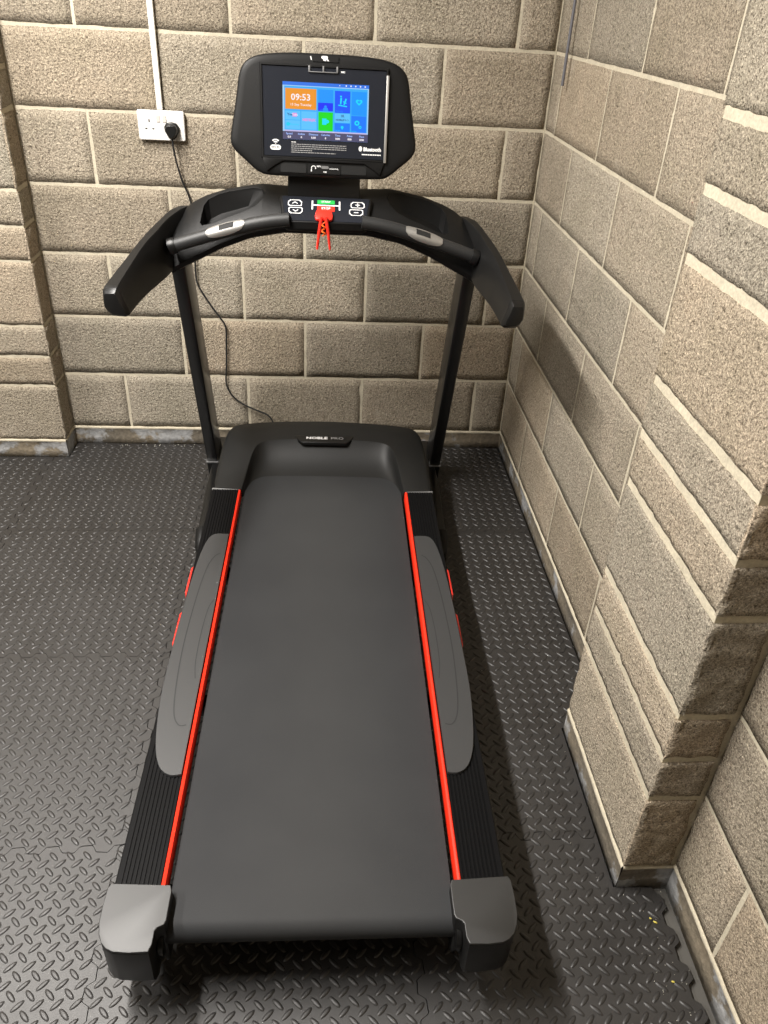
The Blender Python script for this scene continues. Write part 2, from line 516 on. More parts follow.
    bmesh.ops.recalc_face_normals(bm, faces=bm.faces)
    cx, cy = (XS[i] + XS[i + 1]) / 2, (yt + yb) / 2
    bmesh.ops.translate(bm, verts=bm.verts, vec=(-cx, -cy, 0))
    o = add('foam_floor_mat', bm, M['foam'], None, (cx, cy, 0))
    tag(o, lab, 'floor mat', 'interlocking foam mats on the floor')

# ---------------------------------------------------------------- treadmill
Y0 = -1.2
YAW = -.0155
T = empty('treadmill', (-.717 + .0155 * Y0, Y0, 0), YAW)
tag(T, 'black folding treadmill with orange striped deck and lit touchscreen, standing in the corner', 'treadmill')
def V(x, y, z): return (x, y - Y0, z)
def shift(bm): bmesh.ops.translate(bm, verts=bm.verts, vec=(0, -Y0, 0)); return bm
def part(name, bm, mats, parent=None, smooth=None, bev=None):
    fix(bm); shift(bm)
    o = add(name, bm, mats, parent or T)
    if smooth: autosmooth(o, smooth)
    if bev:
        bevel(o, bev)
        if not smooth: autosmooth(o, 180)
    return o
def sub(name, bm, mats, parent, smooth=None, bev=None):
    return part(name, bm, mats, parent, smooth, bev)

# base frame on the floor
for s in (-1, 1):
    bm = bmesh.new()
    sec = lambda y, xi, xo, z0, z1: [(s * a, y, z) for a, z in ((xi, z0), (xo, z0), (xo, z1), (xi, z1))]
    loft(bm, [sec(-.09, .374, .414, .02, .08), sec(-.45, .374, .414, .02, .08), sec(-.755, .362, .402, .02, .08), sec(-.80, .362, .400, .02, .055)])
    fr = part('base_rail', bm, M['metal'], bev=.006)
    bm = bmesh.new(); tube(bm, [(s * .388, -.735, .083), (s * .384, -.785, .074), (s * .382, -.802, .052)], .0195, 10)
    sub('rail_end_cap', bm, M['satin'], fr, smooth=50)
    for y in (-.12, -.765):
        bm = bmesh.new(); tube(bm, [(s * .388, y, 0), (s * .388, y, .022)], .021, 16)
        sub('rubber_foot', bm, M['black'], fr, smooth=40)
bm = bmesh.new(); box(bm, -.38, .38, -.135, -.085, .022, .072)
part('base_crossbar', bm, M['metal'], bev=.004)

# uprights, leaning back towards the runner
ux, uw, ud = .4305, .0385, .112
A0 = Vector((0, -.30, .087)); A1 = Vector((0, -.60, .878))
dr = (A1 - A0).normalized(); dn = Vector((0, dr.z, -dr.y))  # away from the runner
for s in (-1, 1):
    bm = bmesh.new(); rings = []
    for t in (-.01, .90):
        c = A0 + dr * t
        rings.append([Vector((s * x, 0, 0)) + c + dn * d for x, d in ((ux, 0), (ux - uw, 0), (ux - uw, ud), (ux, ud))])
    loft(bm, rings)
    up = part('upright', bm, M['metal'], bev=.005)
    bm = bmesh.new(); rings = []
    for t in (-.075, .0):
        c = A0 + dr * t
        rings.append([Vector((s * x, 0, 0)) + c + dn * d for x, d in ((ux + .001, -.003), (ux - uw - .001, -.003), (ux - uw - .001, ud + .003), (ux + .001, ud + .003))])
    loft(bm, rings); sub('upright_socket', bm, M['satin'], up, bev=.004)
    bm = bmesh.new(); c = A0 + dr * .001
    loft(bm, [[Vector((s * x, 0, 0)) + A0 + dr * t + dn * d for x, d in ((ux + .002, -.0045), (ux - uw - .002, -.0045), (ux - uw - .002, .02), (ux + .002, .02))] for t in (-.004, .0015)])
    sub('collar', bm, M['grey'], up)

# deck frame and running deck
bm = bmesh.new()
for s in (-1, 1):
    box(bm, s * .285, s * .335, -2.02, -.30, .085, .165)
for y in (-1.98, -1.5, -1.0, -.45): box(bm, -.29, .29, y - .02, y + .02, .09, .125)
fr = part('deck_frame', bm, M['metal'], bev=.003)
bm = bmesh.new(); box(bm, -.25, .25, -2.02, -.5, .139, .180)
sub('deck_board', bm, M['dark'], fr)
bm = bmesh.new()
prof = []
zt_r, zt_f = .1885, .194
def ztop(y): return zt_r + (y + 2.075) / 1.5 * (zt_f - zt_r)
for k in range(13):
    a = PI / 2 + PI * k / 12
    prof.append((-2.062 + .027 * math.cos(a), .1615 + .027 * math.sin(a)))
prof += [(-.50, .130)]
for k in range(7):
    a = -PI / 2 + PI * k / 6
    prof.append((-.50 + .031 * math.cos(a), .163 + .031 * math.sin(a)))
loft(bm, [[(x, y, z) for y, z in prof] for x in (-.2525, .2525)])
o = part('walking_belt', bm, M['belt'], smooth=40)
o['label'] = 'dark grey rubber running belt, dusty along its middle'

# side rails with grooves
for s in (-1, 1):
    bm = bmesh.new()
    zt = .205; pr = [(.2705, .15), (.2705, zt - .001), (.2712, zt)]
    x = .2745
    while x < .344:
        pr += [(x, zt), (x + .0008, zt - .0022), (x + .0026, zt - .0022), (x + .0034, zt)]
        x += .0078
    pr += [(.3495, zt), (.352, zt - .003), (.352, .13), (.349, .105), (.335, .10), (.335, .15)]
    loft(bm, [[(s * a, y, z + .006 * (y + 2.0) / 1.35) for a, z in pr] for y in (-2.02, -.62)])
    sr = part('side_rail', bm, M['rail'], smooth=25)
    bm = bmesh.new()
    pr = [(.2620, .17), (.2620, .200), (.2632, .2035), (.2672, .2048), (.2695, .2035), (.2695, .17)]
    loft(bm, [[(s * a, y, z + .006 * (y + 2.0) / 1.35) for a, z in pr] for y in (-2.012, -.655)])
    o = sub('accent_strip', bm, M['orange'], sr, smooth=25); o['label'] = 'thin bright orange strip along the belt'
    for ya, yb_ in ((-1.205, -1.075), (-1.40, -1.265)):
        bm = bmesh.new()
        pts = [(.3515, ya), (.3585, ya + .012), (.3585, yb_ - .012), (.3515, yb_)]
        for z0, z1 in ((.160, .2025),):
            prism(bm, pts, z0, z1, 0, lambda u, v, w: (s * u, v, w))
        o = sub('side_accent', bm, M['redacc'], sr, bev=.002); o['label'] = 'red insert on the flank of the rail'
    # straddle pad
    out = [(.2718, -.940), (.300, -.938), (.318, -.946), (.330, -.975), (.340, -1.04), (.347, -1.15), (.3515, -1.30), (.3530, -1.42), (.3530, -1.53), (.348, -1.62), (.338, -1.70), (.326, -1.745), (.312, -1.770), (.292, -1.782), (.2718, -1.780)]
    o2 = catmull([(a, b, 0) for a, b in out], 4)
    poly = [(p.x, p.y) for p in o2]
    bm = bmesh.new()
    sl = lambda y: .006 * (y + 2.0) / 1.35
    cxm = sum(p[0] for p in poly) / len(poly); cym = sum(p[1] for p in poly) / len(poly)
    def ring(inset, z):
        r = []
        for a, b in poly:
            dx, dy = cxm - a, (cym - b) * .1
            l = math.hypot(dx, dy) or 1
            aa = a + dx / l * inset if a > .273 else a
            r.append((s * aa, b + dy / l * inset, z + sl(b)))
        return r
    loft(bm, [ring(0, .2035), ring(0, .2085), ring(.0018, .2108)])
    # moulded groove lines on the pad
    def pline(pts, w=.0014, mi=1):
        c = catmull([(p[0], p[1], 0) for p in pts], 6)
        for p, q in zip(c, c[1:]):
            d = (q - p).normalized(); n_ = Vector((-d.y, d.x, 0)) * w
            vs = [p + n_, q + n_, q - n_, p - n_]
            f = bm.faces.new([bm.verts.new((s * v.x, v.y, .2113 + sl(v.y))) for v in vs]); f.material_index = mi
    pline([(.285, -1.035), (.298, -1.05), (.312, -1.10), (.322, -1.22), (.327, -1.40), (.322, -1.54), (.313, -1.62), (.298, -1.652), (.282, -1.652)])
    pline([(.276, -1.235), (.286, -1.27), (.291, -1.36), (.290, -1.46), (.283, -1.515)], .0009)
    part('foot_pad', bm, [M['pad'], M['padline']], smooth=30)['label'] = 'smooth grey rubber straddle pad'
    # rear end cap
    top = [(.2475, -2.022), (.2510, -2.0125), (.356, -2.0075), (.3600, -2.016), (.3610, -2.050), (.3595, -2.080), (.3550, -2.098), (.3475, -2.112), (.3380, -2.121), (.326, -2.1265), (.300, -2.129), (.268, -2.128), (.2640, -2.117), (.2640, -2.094), (.2600, -2.088), (.2500, -2.083), (.2475, -2.076)]
    def rg(z, inset=0., ylift=0.):
        r = []
        for a, b in top:
            cx_, cy_ = .306, -2.055; b = b - .004
            f_ = 1 - inset
            bb = cy_ + (b - cy_) * f_
            r.append((s * (cx_ + (a - cx_) * f_), bb + (ylift if b < -2.09 else 0), z))
        return r
    bm = bmesh.new()
    loft(bm, [rg(.086, .15, .018), rg(.096, .05, .008), rg(.12, .01), rg(.206, 0), rg(.2085, .02)])
    cap = part('end_cap', bm, M['black'], smooth=30)
    cap['label'] = 'black plastic cap with satin grey top'
    bm = bmesh.new()
    loft(bm, [rg(.2080, .0), rg(.2118, .0), rg(.2127, .008), rg(.2131, .024)])
    cv = sub('cap_cover', bm, M['cap'], cap, smooth=20)
    bm = bmesh.new(); tube(bm, [(s * .312, -2.118, .150), (s * .312, -2.1225, .150)], .0045, 12)
    sub('cap_screw', bm, M['chrome'], cap)
    bm = bmesh.new(); tube(bm, [(s * .254, -2.085, .158), (s * .2625, -2.085, .158)], .024, 20)
    sub('roller_end', bm, M['metal'], cap, smooth=40)
    bm = bmesh.new(); tube(bm, [(s * .315, -2.03, 0), (s * .315, -2.03, .05)], [.024, .020], 18)
    sub('rubber_foot', bm, M['black'], cap, smooth=40)

# motor hood: an arch of plastic that dips into a concave bowl over the belt
ST = [  # outer x,y,z | rim x,y,z | low x,y
 ((-.353, -.684, .213), (-.258, -.690, .213), (-.2545, -.688)),
 ((-.352, -.618, .224), (-.250, -.622, .228), (-.2450, -.662)),
 ((-.348, -.520, .246), (-.240, -.555, .250), (-.2340, -.632)),
 ((-.341, -.440, .264), (-.228, -.510, .265), (-.2150, -.613)),
 ((-.330, -.392, .273), (-.208, -.483, .271), (-.1900, -.603)),
 ((-.300, -.364, .279), (-.170, -.472, .275), (-.1500, -.599)),
 ((-.210, -.348, .283), (-.110, -.468, .277), (-.1000, -.597)),
 ((-.100, -.339, .285), (-.050, -.467, .278), (-.0500, -.596)),
 ((0, -.336, .286), (0, -.467, .278), (0, -.596))]
ST = ST + [tuple((-p[0],) + tuple(p[1:]) for p in st) for st in reversed(ST[:-1])]
co = catmull([s_[0] for s_ in ST], 5); cr = catmull([s_[1] for s_ in ST], 5); cl = catmull([(s_[2][0], s_[2][1], .187) for s_ in ST], 5)
bm = bmesh.new(); rings = []
for o_, r_, l_ in zip(co, cr, cl):
    d = r_ - o_; d.z = 0; dl = d.length; d.normalize()
    e = l_ - r_; h = r_.z - l_.z; ev = Vector((e.x, e.y, 0))
    rings.append([Vector((o_.x, o_.y, .085)), Vector((o_.x, o_.y, o_.z - .022)), o_ + d * .0015 - Vector((0, 0, .012)), o_ + d * .006 - Vector((0, 0, .004)), o_ + d * .016,
                  o_ + d * dl * .5 + Vector((0, 0, .002)), r_ - d * .010, r_ - d * .003 - Vector((0, 0, .001)), r_ + Vector((0, 0, -.005)),
                  r_ + ev * .16 - Vector((0, 0, h * .38)), r_ + ev * .45 - Vector((0, 0, h * .72)), r_ + ev * .8 - Vector((0, 0, h * .93)), Vector((l_.x, l_.y, l_.z))])
loft(bm, rings, False, False)
# close the two front ends
bm.verts.ensure_lookup_table()
n = len(rings[0])
bm.faces.new([bm.verts[i] for i in range(n)]); bm.faces.new([bm.verts[len(bm.verts) - n + i] for i in range(n)])
hood = part('motor_hood', bm, M['hood'], smooth=40)
hood['label'] = 'arched black motor cover with a concave bowl over the belt'
for s in (-1, 1):
    bm = bmesh.new(); box(bm, s * .262, s * .353, -.6895, -.6825, .2055, .2125)
    sub('lip_glint_strip', bm, M['grey'], hood, bev=.001)  # lighter grey paints in the specular glint along the hood's front lip
# badge plate at the centre of the rim
bm = bmesh.new()
tilt = lambda u, v, w: (u, v, .2775 + w + (v + .467) * .06)
prism(bm, [(-.100, -.447), (-.090, -.470), (-.078, -.486), (-.070, -.489), (.070, -.489), (.078, -.486), (.090, -.470), (.100, -.447)], -.010, .0025, 0, tilt)
badge = sub('badge_plate', bm, M['black'], hood, bev=.0015)
BX = lambda u, v, w: tilt(u, v - .4635, w + .0031)
for s_, du, k_, bd in (('NOBLE', -.026, 'ink', .0006), ('PRO', .043, 'inkdim', 0)):
    bm = bmesh.new()
    text_into(bm, s_, .0200, lambda u, v, w: BX(u + du, v, w), 0, bold=bd, sx=1.15)
    sub('badge_lettering', bm, M[k_], hood)

# ------------- console beam
def interp(tab, x):
    x = abs(x)
    for (a, b), (c, d) in zip(tab, tab[1:]):
        if x <= c: return b + (d - b) * (x - a) / (c - a)
    return tab[-1][1]
ZB = [(0, 1.096), (.12, 1.100), (.17, 1.103), (.20, 1.099), (.27, 1.086), (.33, 1.066), (.37, 1.045), (.405, 1.012), (.43, .985)]
BOT = [(0, .999), (.11, 1.000), (.20, .983), (.28, .952), (.35, .916), (.39, .896), (.425, .875)]
TZ = [(0, 1.040), (.11, 1.044), (.19, 1.028), (.26, 1.009), (.32, .991), (.39, .969), (.43, .956)]
def csec(x):
    zb, bt, tz = interp(ZB, x), interp(BOT, x), interp(TZ, x)
    k = min(1, abs(x) / .4)
    yb = -.535 - .01 * k
    zf = tz + .008
    yf = -.648
    return [(x, yb, zb - .006), (x, yb - .006, zb), (x, yb - .014, zb - .002), (x, -.60, (zb + zf) / 2 + .004), (x, yf, zf), (x, yf - .004, zf - .006), (x, yf + .006, tz - .022),
            (x, -.662, bt + .018), (x, -.655, bt + .004), (x, -.645, bt), (x, -.56, bt + .010), (x, yb, bt + .028)]
xs = [-.418 + .836 * i / 44 for i in range(45)]
bm = bmesh.new(); loft(bm, [csec(x) for x in xs]); fix(bm)
me = bpy.data.meshes.new('console_body'); bm.to_mesh(me); bm.free()
tmp = bpy.data.objects.new('tmp', me); COL.objects.link(tmp)
# cut the two storage trays
cutters = []
for s in (-1, 1):
    cb = bmesh.new()
    # tray mouth points on the sloping top face: (x, position across 0 back - 1 front)
    mouth = [(.337, .72), (.330, .80), (.300, .82), (.225, .74), (.190, .66), (.172, .52), (.166, .34), (.172, .20), (.195, .13), (.290, .14), (.318, .20), (.330, .32)]
    lo, mid, hi = [], [], []
    for a, t in mouth:
        zb = interp(ZB, a); zf = interp(TZ, a) + .008
        y = -.545 + (-.655 + .545) * t; zz = zb + (zf - zb) * t
        cxx, cyy = .255, -.598
        hi.append((s * a, y, zz + .03)); mid.append((s * a, y, zz - .004))
        lo.append((s * (max(a, .212) if a < .25 else a - .004), cyy + (y - cyy) * .86, zz - .045))
    loft(cb, [lo, mid, hi]); fix(cb)
    cm = bpy.data.meshes.new('cut'); cb.to_mesh(cm); cb.free()
    c = bpy.data.objects.new('cut', cm); COL.objects.link(c); cutters.append(c)
    md = tmp.modifiers.new('b', 'BOOLEAN'); md.operation = 'DIFFERENCE'; md.object = c; md.solver = 'EXACT'
dg = bpy.context.evaluated_depsgraph_get()
me2 = bpy.data.meshes.new_from_object(tmp.evaluated_get(dg))
for c in cutters: bpy.data.objects.remove(c)
bpy.data.objects.remove(tmp)
bm = bmesh.new(); bm.from_mesh(me2); bmesh.ops.remove_doubles(bm, verts=bm.verts, dist=.0002)
body = part('console_beam', bm, M['satin'], smooth=28, bev=.0012)
body['label'] = 'arched black console beam with a storage tray each side'

# grip tubes in front of the beam, with pulse sensors
for s in (-1, 1):
    pts = [(s * x, -.682, interp(TZ, x)) for x in (.095, .14, .19, .23, .26, .30, .33, .36, .385, .405)]
    bm = bmesh.new(); tube(bm, catmull(pts, 3), .0172, 18)
    gr = part('grip_bar', bm, M['grip'], smooth=40)
    bm = bmesh.new(); tube(bm, [(s * .394, -.682, interp(TZ, .394)), (s * .402, -.682, interp(TZ, .402)), (s * .412, -.682, interp(TZ, .412))], [.019, .0215, .0215], 20)
    sub('grip_collar', bm, M['black'], gr, smooth=40)
    # silver sensor saddle: partial shell over the bar
    bm = bmesh.new(); R_ = []
    for i in range(15):
        t = i / 14; x = .212 + .100 * t
        c = Vector((s * x, -.682, interp(TZ, x)))
        half = math.radians(24 + 44 * math.sin(PI * min(1, max(.0, t))) ** .45)
        mid_ = math.radians(136)      # facing up and towards the runner
        inner, outer = [], []
        for q in range(11):
            a = mid_ + half * (q / 5 - 1)
            lift = .0042 * math.sin(PI * max(.06, min(.94, t))) ** .4 * (1 - .35 * abs(q / 5 - 1) ** 4)
            outer.append(c + (.0172 + lift) * Vector((0, math.cos(a), math.sin(a))))
            inner.append(c + .0160 * Vector((0, math.cos(a), math.sin(a))))
        R_.append(outer + list(reversed(inner)))
    loft(bm, R_)
    sn = sub('pulse_sensor', bm, M['silver'], gr, smooth=50)
    bm = bmesh.new(); R_ = []
    for i in range(7):
        x = .240 + .038 * i / 6
        c = Vector((s * x, -.682, interp(TZ, x)))
        r = []
        for q in range(5):
            a = math.radians(132) + math.radians(20) * (q / 2 - 1)
            r.append(c + .0222 * Vector((0, math.cos(a), math.sin(a))))
        for q in range(4, -1, -1):
            a = math.radians(132) + math.radians(20) * (q / 2 - 1)
            r.append(c + .0205 * Vector((0, math.cos(a), math.sin(a))))
        R_.append(r)
    loft(bm, R_); sub('sensor_window', bm, M['dark'], gr, smooth=50)

# side handles
for s in (-1, 1):
    # y, inner x, outer x, top z, bottom z
    HS = [(-.535, .372, .402, 1.036, .930, .372), (-.575, .392, .424, 1.034, .908, .388), (-.64, .418, .444, 1.022, .894, .408), (-.71, .434, .463, 1.008, .891, .415), (-.78, .450, .477, .995, .889, .428),
          (-.86, .461, .490, .979, .888, .441), (-.92, .467, .500, .968, .887, .448), (-.985, .472, .508, .958, .886, .453), (-1.008, .473, .509, .954, .886, .454), (-1.016, .476, .507, .947, .892, .459)]
    bm = bmesh.new(); rings = []
    for y, xi, xo, zt, zb, xb in HS:
        e = .0025
        if s > 0:
            kk = max(0, min(1, (-.56 - y) / .44)); xi -= .028 * kk; xo -= .028 * kk; xb -= .024 * kk
        h = zt - zb
        rings.append([(s * (xi + e), y, zt), (s * (xo - .006), y, zt - .001), (s * (xo - .0015), y, zt - .006), (s * xo, y, zt - .022), (s * (xo - .000), y, zb + h * .35), (s * (xo - .006), y, zb + .010), (s * (xo - .016), y, zb + .001),
                      (s * (xb + .008), y, zb), (s * (xb + .001), y, zb + .004), (s * xb, y, zb + .012), (s * (xb + (xi - xb) * .55), y, zb + h * .55), (s * xi, y, zt - .0035)])
    rings = [list(r) for r in zip(*[catmull(col_, 4) for col_ in zip(*rings)])]
    loft(bm, rings)
    h = part('side_handle', bm, M['satin'], smooth=32)
    h['label'] = 'black slab handle reaching back towards the runner'
    # soft tip block
    bm = bmesh.new()
    r0 = rings[-1]; r1 = rings[-7]
    cen = lambda r: sum((Vector(p) for p in r), Vector()) / len(r)
    def grow(r, g): c = cen(r); return [c + (Vector(p) - c) * g for p in r]
    def mv(r, dy): return [Vector(p) + Vector((0, dy, 0)) for p in r]
    loft(bm, [grow(r1, 1.012), grow(rings[-4], 1.014), mv(grow(r0, 1.0), -.002), mv(grow(r0, .90), -.006), mv(grow(r0, .6), -.008)])
    sub('handle_tip', bm, M['black'], h, smooth=38)

# keypad in the middle of the beam
def KX(u, v, w):   # u right, v up the slope, w out of the face
    a = math.radians(33)
    return (u, -.642 + v * math.cos(a) - w * math.sin(a), 1.056 + v * math.sin(a) + w * math.cos(a))
bm = bmesh.new()
kp = [(-.104, -.040), (-.113, -.020), (-.121, .040), (-.119, .044), (.119, .044), (.121, .040), (.113, -.020), (.104, -.040), (.095, -.045), (-.095, -.045)]
loft(bm, [[KX(u, v, .010) for u, v in kp], [KX(u * 1.02, v * 1.02 - .001, .004) for u, v in kp], [KX(u * 1.03, v - .002 if v > 0 else v - .008, -.008) for u, v in kp],
          [KX(u * 1.03, v if v > 0 else v - .006, -.018) for u, v in kp], [KX(u * .94, v * .9 if v > 0 else v + .012, -.034 if v < 0 else -.030) for u, v in kp]])
key = part('keypad_housing', bm, M['satin'], smooth=35, bev=.002)
bm = bmesh.new(); prism(bm, [(u * .955, v * .93) for u, v in kp], .0098, .0112, 0, KX)
sub('keypad_face', bm, M['glass'], key)
bm = bmesh.new()
prism(bm, rrect(.150, .014, .006, 4, 0, .055), .004, .012, 0, KX)
sub('ledge_bar', bm, M['grey'], key, bev=.002)
def ringpoly(bm, poly_o, poly_i, X, w, mi):
    a = [bm.verts.new(X(u, v, w)) for u, v in poly_o]; b = [bm.verts.new(X(u, v, w)) for u, v in poly_i]
    n = len(a)
    for i in range(n):
        f = bm.faces.new((a[i], a[(i + 1) % n], b[(i + 1) % n], b[i])); f.material_index = mi
def flat(bm, poly, X, w, mi):
    f = bm.faces.new([bm.verts.new(X(u, v, w)) for u, v in poly]); f.material_index = mi
def hexa(cx, cy, w, h, up):
    c = .006
    p = [(-w / 2, -h / 2 + c), (-w / 2 + c, -h / 2), (w / 2 - c, -h / 2), (w / 2, -h / 2 + c), (w / 2, h / 2 - c * .5), (w / 2 - c * .5, h / 2), (-w / 2 + c * .5, h / 2), (-w / 2, h / 2 - c * .5)]
    return [(cx + u, cy + (v if not up else -v)) for u, v in p]
for sx in (-1, 1):
    for up, cy in ((True, .018), (False, -.008)):
        bm = bmesh.new(); cx = sx * .083 + (.001 if up else -sx * .003)
        po = hexa(cx, cy, .037, .0215, up); pi_ = hexa(cx, cy, .0325, .017, up)
        ringpoly(bm, po, pi_, KX, .0116, 0)
        if sx < 0:
            d = 1 if up else -1
            for e in (-1, 1):
                flat(bm, [(cx + e * .007, cy - d * .004), (cx + e * .007, cy - d * .001), (cx, cy + d * .0045), (cx, cy + d * .0015)], KX, .0117, 0)
        else:
            flat(bm, [(cx - .006, cy - .0013), (cx + .006, cy - .0013), (cx + .006, cy + .0013), (cx - .006, cy + .0013)], KX, .0117, 0)
            if up: flat(bm, [(cx - .0013, cy - .006), (cx + .0013, cy - .006), (cx + .0013, cy + .006), (cx - .0013, cy + .006)], KX, .0118, 0)
        sub('key_symbol', bm, M['ink'], key)
bm = bmesh.new()
prism(bm, rrect(.046, .0135, .001, 2, 0, .0235), .011, .0122, 0, KX)
text_into(bm, 'START', .0085, lambda u, v, w: KX(u, v + .0240, w), 1, w=.0125, bold=.0002)
sub('start_key', bm, [M['green'], M['ink']], key)
bm = bmesh.new()
prism(bm, rrect(.046, .0175, .001, 2, 0, .0005), .011, .0122, 0, KX)
text_into(bm, 'STOP', .0100, lambda u, v, w: KX(u, v + .0015, w), 1, w=.0125, bold=.0002)
sub('stop_key', bm, [M['red'], M['ink']], key)
bm = bmesh.new()
for r_ in ((-.036, .036, .0095, .0135), (-.038, -.034, -.004, .027), (.034, .038, -.004, .027)):
    flat(bm, [(r_[0], r_[2]), (r_[1], r_[2]), (r_[1], r_[3]), (r_[0], r_[3])], KX, .0127, 0)
sub('key_bracket', bm, M['ink'], key)

# ------------- console head
HC = Vector((-.007, -.602, 1.279)); HT = math.radians(13)
def HX(u, v, w):
    v *= .905
    return (HC.x + u, HC.y + v * math.sin(HT) - w * math.cos(HT), HC.z + v * math.cos(HT) + w * math.sin(HT))
half = [(0, .157), (.070, .1565), (.125, .153), (.165, .146), (.190, .134), (.206, .116), (.214, .090), (.219, .055), (.227, .005), (.2345, -.040), (.2375, -.062), (.2355, -.080), (.224, -.098), (.200, -.120), (.182, -.137), (.165, -.149), (.142, -.155), (.07, -.1565), (0, -.157)]
full = [Vector((u, v, 0)) for u, v in half] + [Vector((-u, v, 0)) for u, v in reversed(half[1:-1])]
cc = catmull(full + [full[0]], 3)[:-1]
cc.reverse()
def hr(sc, w, dv=0.): return [HX(p.x * sc, p.y * sc + dv, w) for p in cc]
def hi(d, w):  # inset by a distance
    out = []
    n = len(cc)
    for i, p in enumerate(cc):
        t = (cc[(i + 1) % n] - cc[i - 1]).normalized(); nn = Vector((t.y, -t.x, 0))
        if nn.dot(p) < 0: nn = -nn
        q = p - nn * d; out.append(HX(q.x, q.y, w))
    return out
bm = bmesh.new()
loft(bm, [hr(.72, -.046), hr(.86, -.040), hi(.006, -.020), hi(0, -.010), hi(0, -.003), hi(.003, .0012), hi(.008, .003), hi(.020, .004)])
head = part('console_head', bm, M['satin'], smooth=45)
head['label'] = 'wide rounded black screen housing'
bm = bmesh.new()
glass = [(-.153, -.104), (.153, -.104), (.155, .120), (-.155, .120)]
prism(bm, glass, .003, .0075, 0, HX); gl = sub('display_glass', bm, M['glass'], head)
bm = bmesh.new()      # bevelled surround
go = [(-.160, -.111), (.160, -.111), (.162, .128), (-.162, .128)]
a = [bm.verts.new(HX(u, v, .0035)) for u, v in go]; b = [bm.verts.new(HX(u * .985, v * .985, .0100)) for u, v in go]; c = [bm.verts.new(HX(u * .962, v * .955, .0100)) for u, v in go]; d = [bm.verts.new(HX(u * .958, v * .948, .0072)) for u, v in go]
for P_, Q_ in ((a, b), (b, c), (c, d)):
    for i in range(4): bm.faces.new((P_[i], P_[(i + 1) % 4], Q_[(i + 1) % 4], Q_[i]))
sub('screen_surround', bm, M['grey'] if 0 else M['satin'], head)
bm = bmesh.new()
prism(bm, [(.1545, -.112), (.1610, -.112), (.1625, .110), (.1560, .110)], .0095, .0108, 0, HX)
sub('edge_trim', bm, M['silver'], head, bev=.0008)
# lit display
bm = bmesh.new(); names = list(SCR); mi = {k_: i for i, k_ in enumerate(names)}
LW, LH, LX, LY = .2165, .144, .004, .0115
def SX(u, v, w): return HX(LX + (u - .5) * LW, LY + (v - .5) * LH, w)      # u,v in 0..1
def sq(u0, u1, v0, v1, k_, w=.0085):
    flat(bm, [(u0, v0), (u1, v0), (u1, v1), (u0, v1)], SX, w, mi[k_])
prism(bm, [(0, 0), (1, 0), (1, 1), (0, 1)], .0070, .0080, mi['bg'], SX)
sq(0, 1, .94, 1, 'bar'); sq(0, 1, .925, .94, 'frame'); sq(0, .02, .14, .94, 'frame'); sq(.985, 1, .14, .94, 'frame'); sq(.02, .985, .14, .165, 'footline')
sq(0, 1, 0, .14, 'foot', .0084)
W2 = .0087
sq(.03, .39, .53, .89, 'orange', W2)
sq(.41, .585, .67, .89, 'cyan', W2); sq(.41, .585, .52, .665, 'navy', W2)
sq(.605, .785, .50, .88, 'mid', W2); sq(.80, .975, .47, .88, 'cyan', W2)
sq(.03, .205, .345, .50, 'pale', W2); sq(.03, .205, .18, .335, 'pale', W2); sq(.215, .395, .18, .50, 'pale', W2)
sq(.415, .585, .17, .50, 'green', W2); sq(.605, .785, .33, .49, 'pale', W2); sq(.605, .785, .17, .32, 'azure', W2); sq(.80, .975, .17, .46, 'azure', W2)
W3 = .0089
def tx(s_, size, u, v, k_, bold=0., w=W3, sx=1., align='CENTER'):
    text_into(bm, s_, size, lambda a_, b_, w_: SX(u + a_ / LW, v + b_ / LH, w_), mi[k_], w=w, bold=bold, sx=sx, align=align)
tx('09:53', .0225, .21, .735, 'white', .0004); tx('13 Sep Tuesday', .0085, .21, .61, 'white', .0001)
def poly(pts, k_, w=W3): flat(bm, pts, SX, w, mi[k_])
def disc(cx, cy, r, k_, n_=14, r2=None, w=W3):
    po = [(cx + r * math.cos(2 * PI * i / n_), cy + r * LW / LH * math.sin(2 * PI * i / n_)) for i in range(n_)]
    if r2: ringpoly(bm, po, [(cx + r2 * math.cos(2 * PI * i / n_), cy + r2 * LW / LH * math.sin(2 * PI * i / n_)) for i in range(n_)], SX, w, mi[k_])
    else: flat(bm, po, SX, w, mi[k_])
# person, runner, heart, gear icons
disc(.497, .595, .016, 'cyan'); poly([(.465, .525), (.53, .525), (.522, .575), (.473, .575)], 'cyan')
poly([(.645, .625), (.745, .605), (.75, .625), (.645, .645)], 'icon'); poly([(.665, .65), (.68, .65), (.69, .76), (.668, .76)], 'icon'); disc(.676, .785, .011, 'icon')
poly([(.705, .65), (.72, .64), (.745, .745), (.728, .755)], 'icon'); poly([(.70, .69), (.738, .66), (.742, .68), (.705, .71)], 'icon')
hp = [(0, -.06), (-.042, -.005), (-.044, .03), (-.026, .048), (-.007, .042), (0, .028), (.007, .042), (.026, .048), (.044, .03), (.042, -.005)]
ringpoly(bm, [(.888 + a_ * .85, .70 + b_ * .95) for a_, b_ in hp], [(.888 + a_ * .42, .702 + b_ * .42) for a_, b_ in hp], SX, W3, mi['icon'])
disc(.868, .335, .030, 'icon', 14, .013); disc(.905, .265, .018, 'icon', 12, .008)
poly([(.46, .28), (.51, .28), (.51, .31), (.525, .305), (.54, .325), (.54, .35), (.525, .37), (.51, .365), (.51, .39), (.46, .39)], 'icon')
disc(.695, .25, .017, 'icon'); poly([(.68, .24), (.71, .24), (.695, .205)], 'icon')
tx('You', .0085, .085, .435, 'ink', .0004); poly([(.112, .40), (.165, .40), (.165, .465), (.112, .465)], 'pink', .0088); tx('Tube', .0075, .139, .433, 'white', .0001)
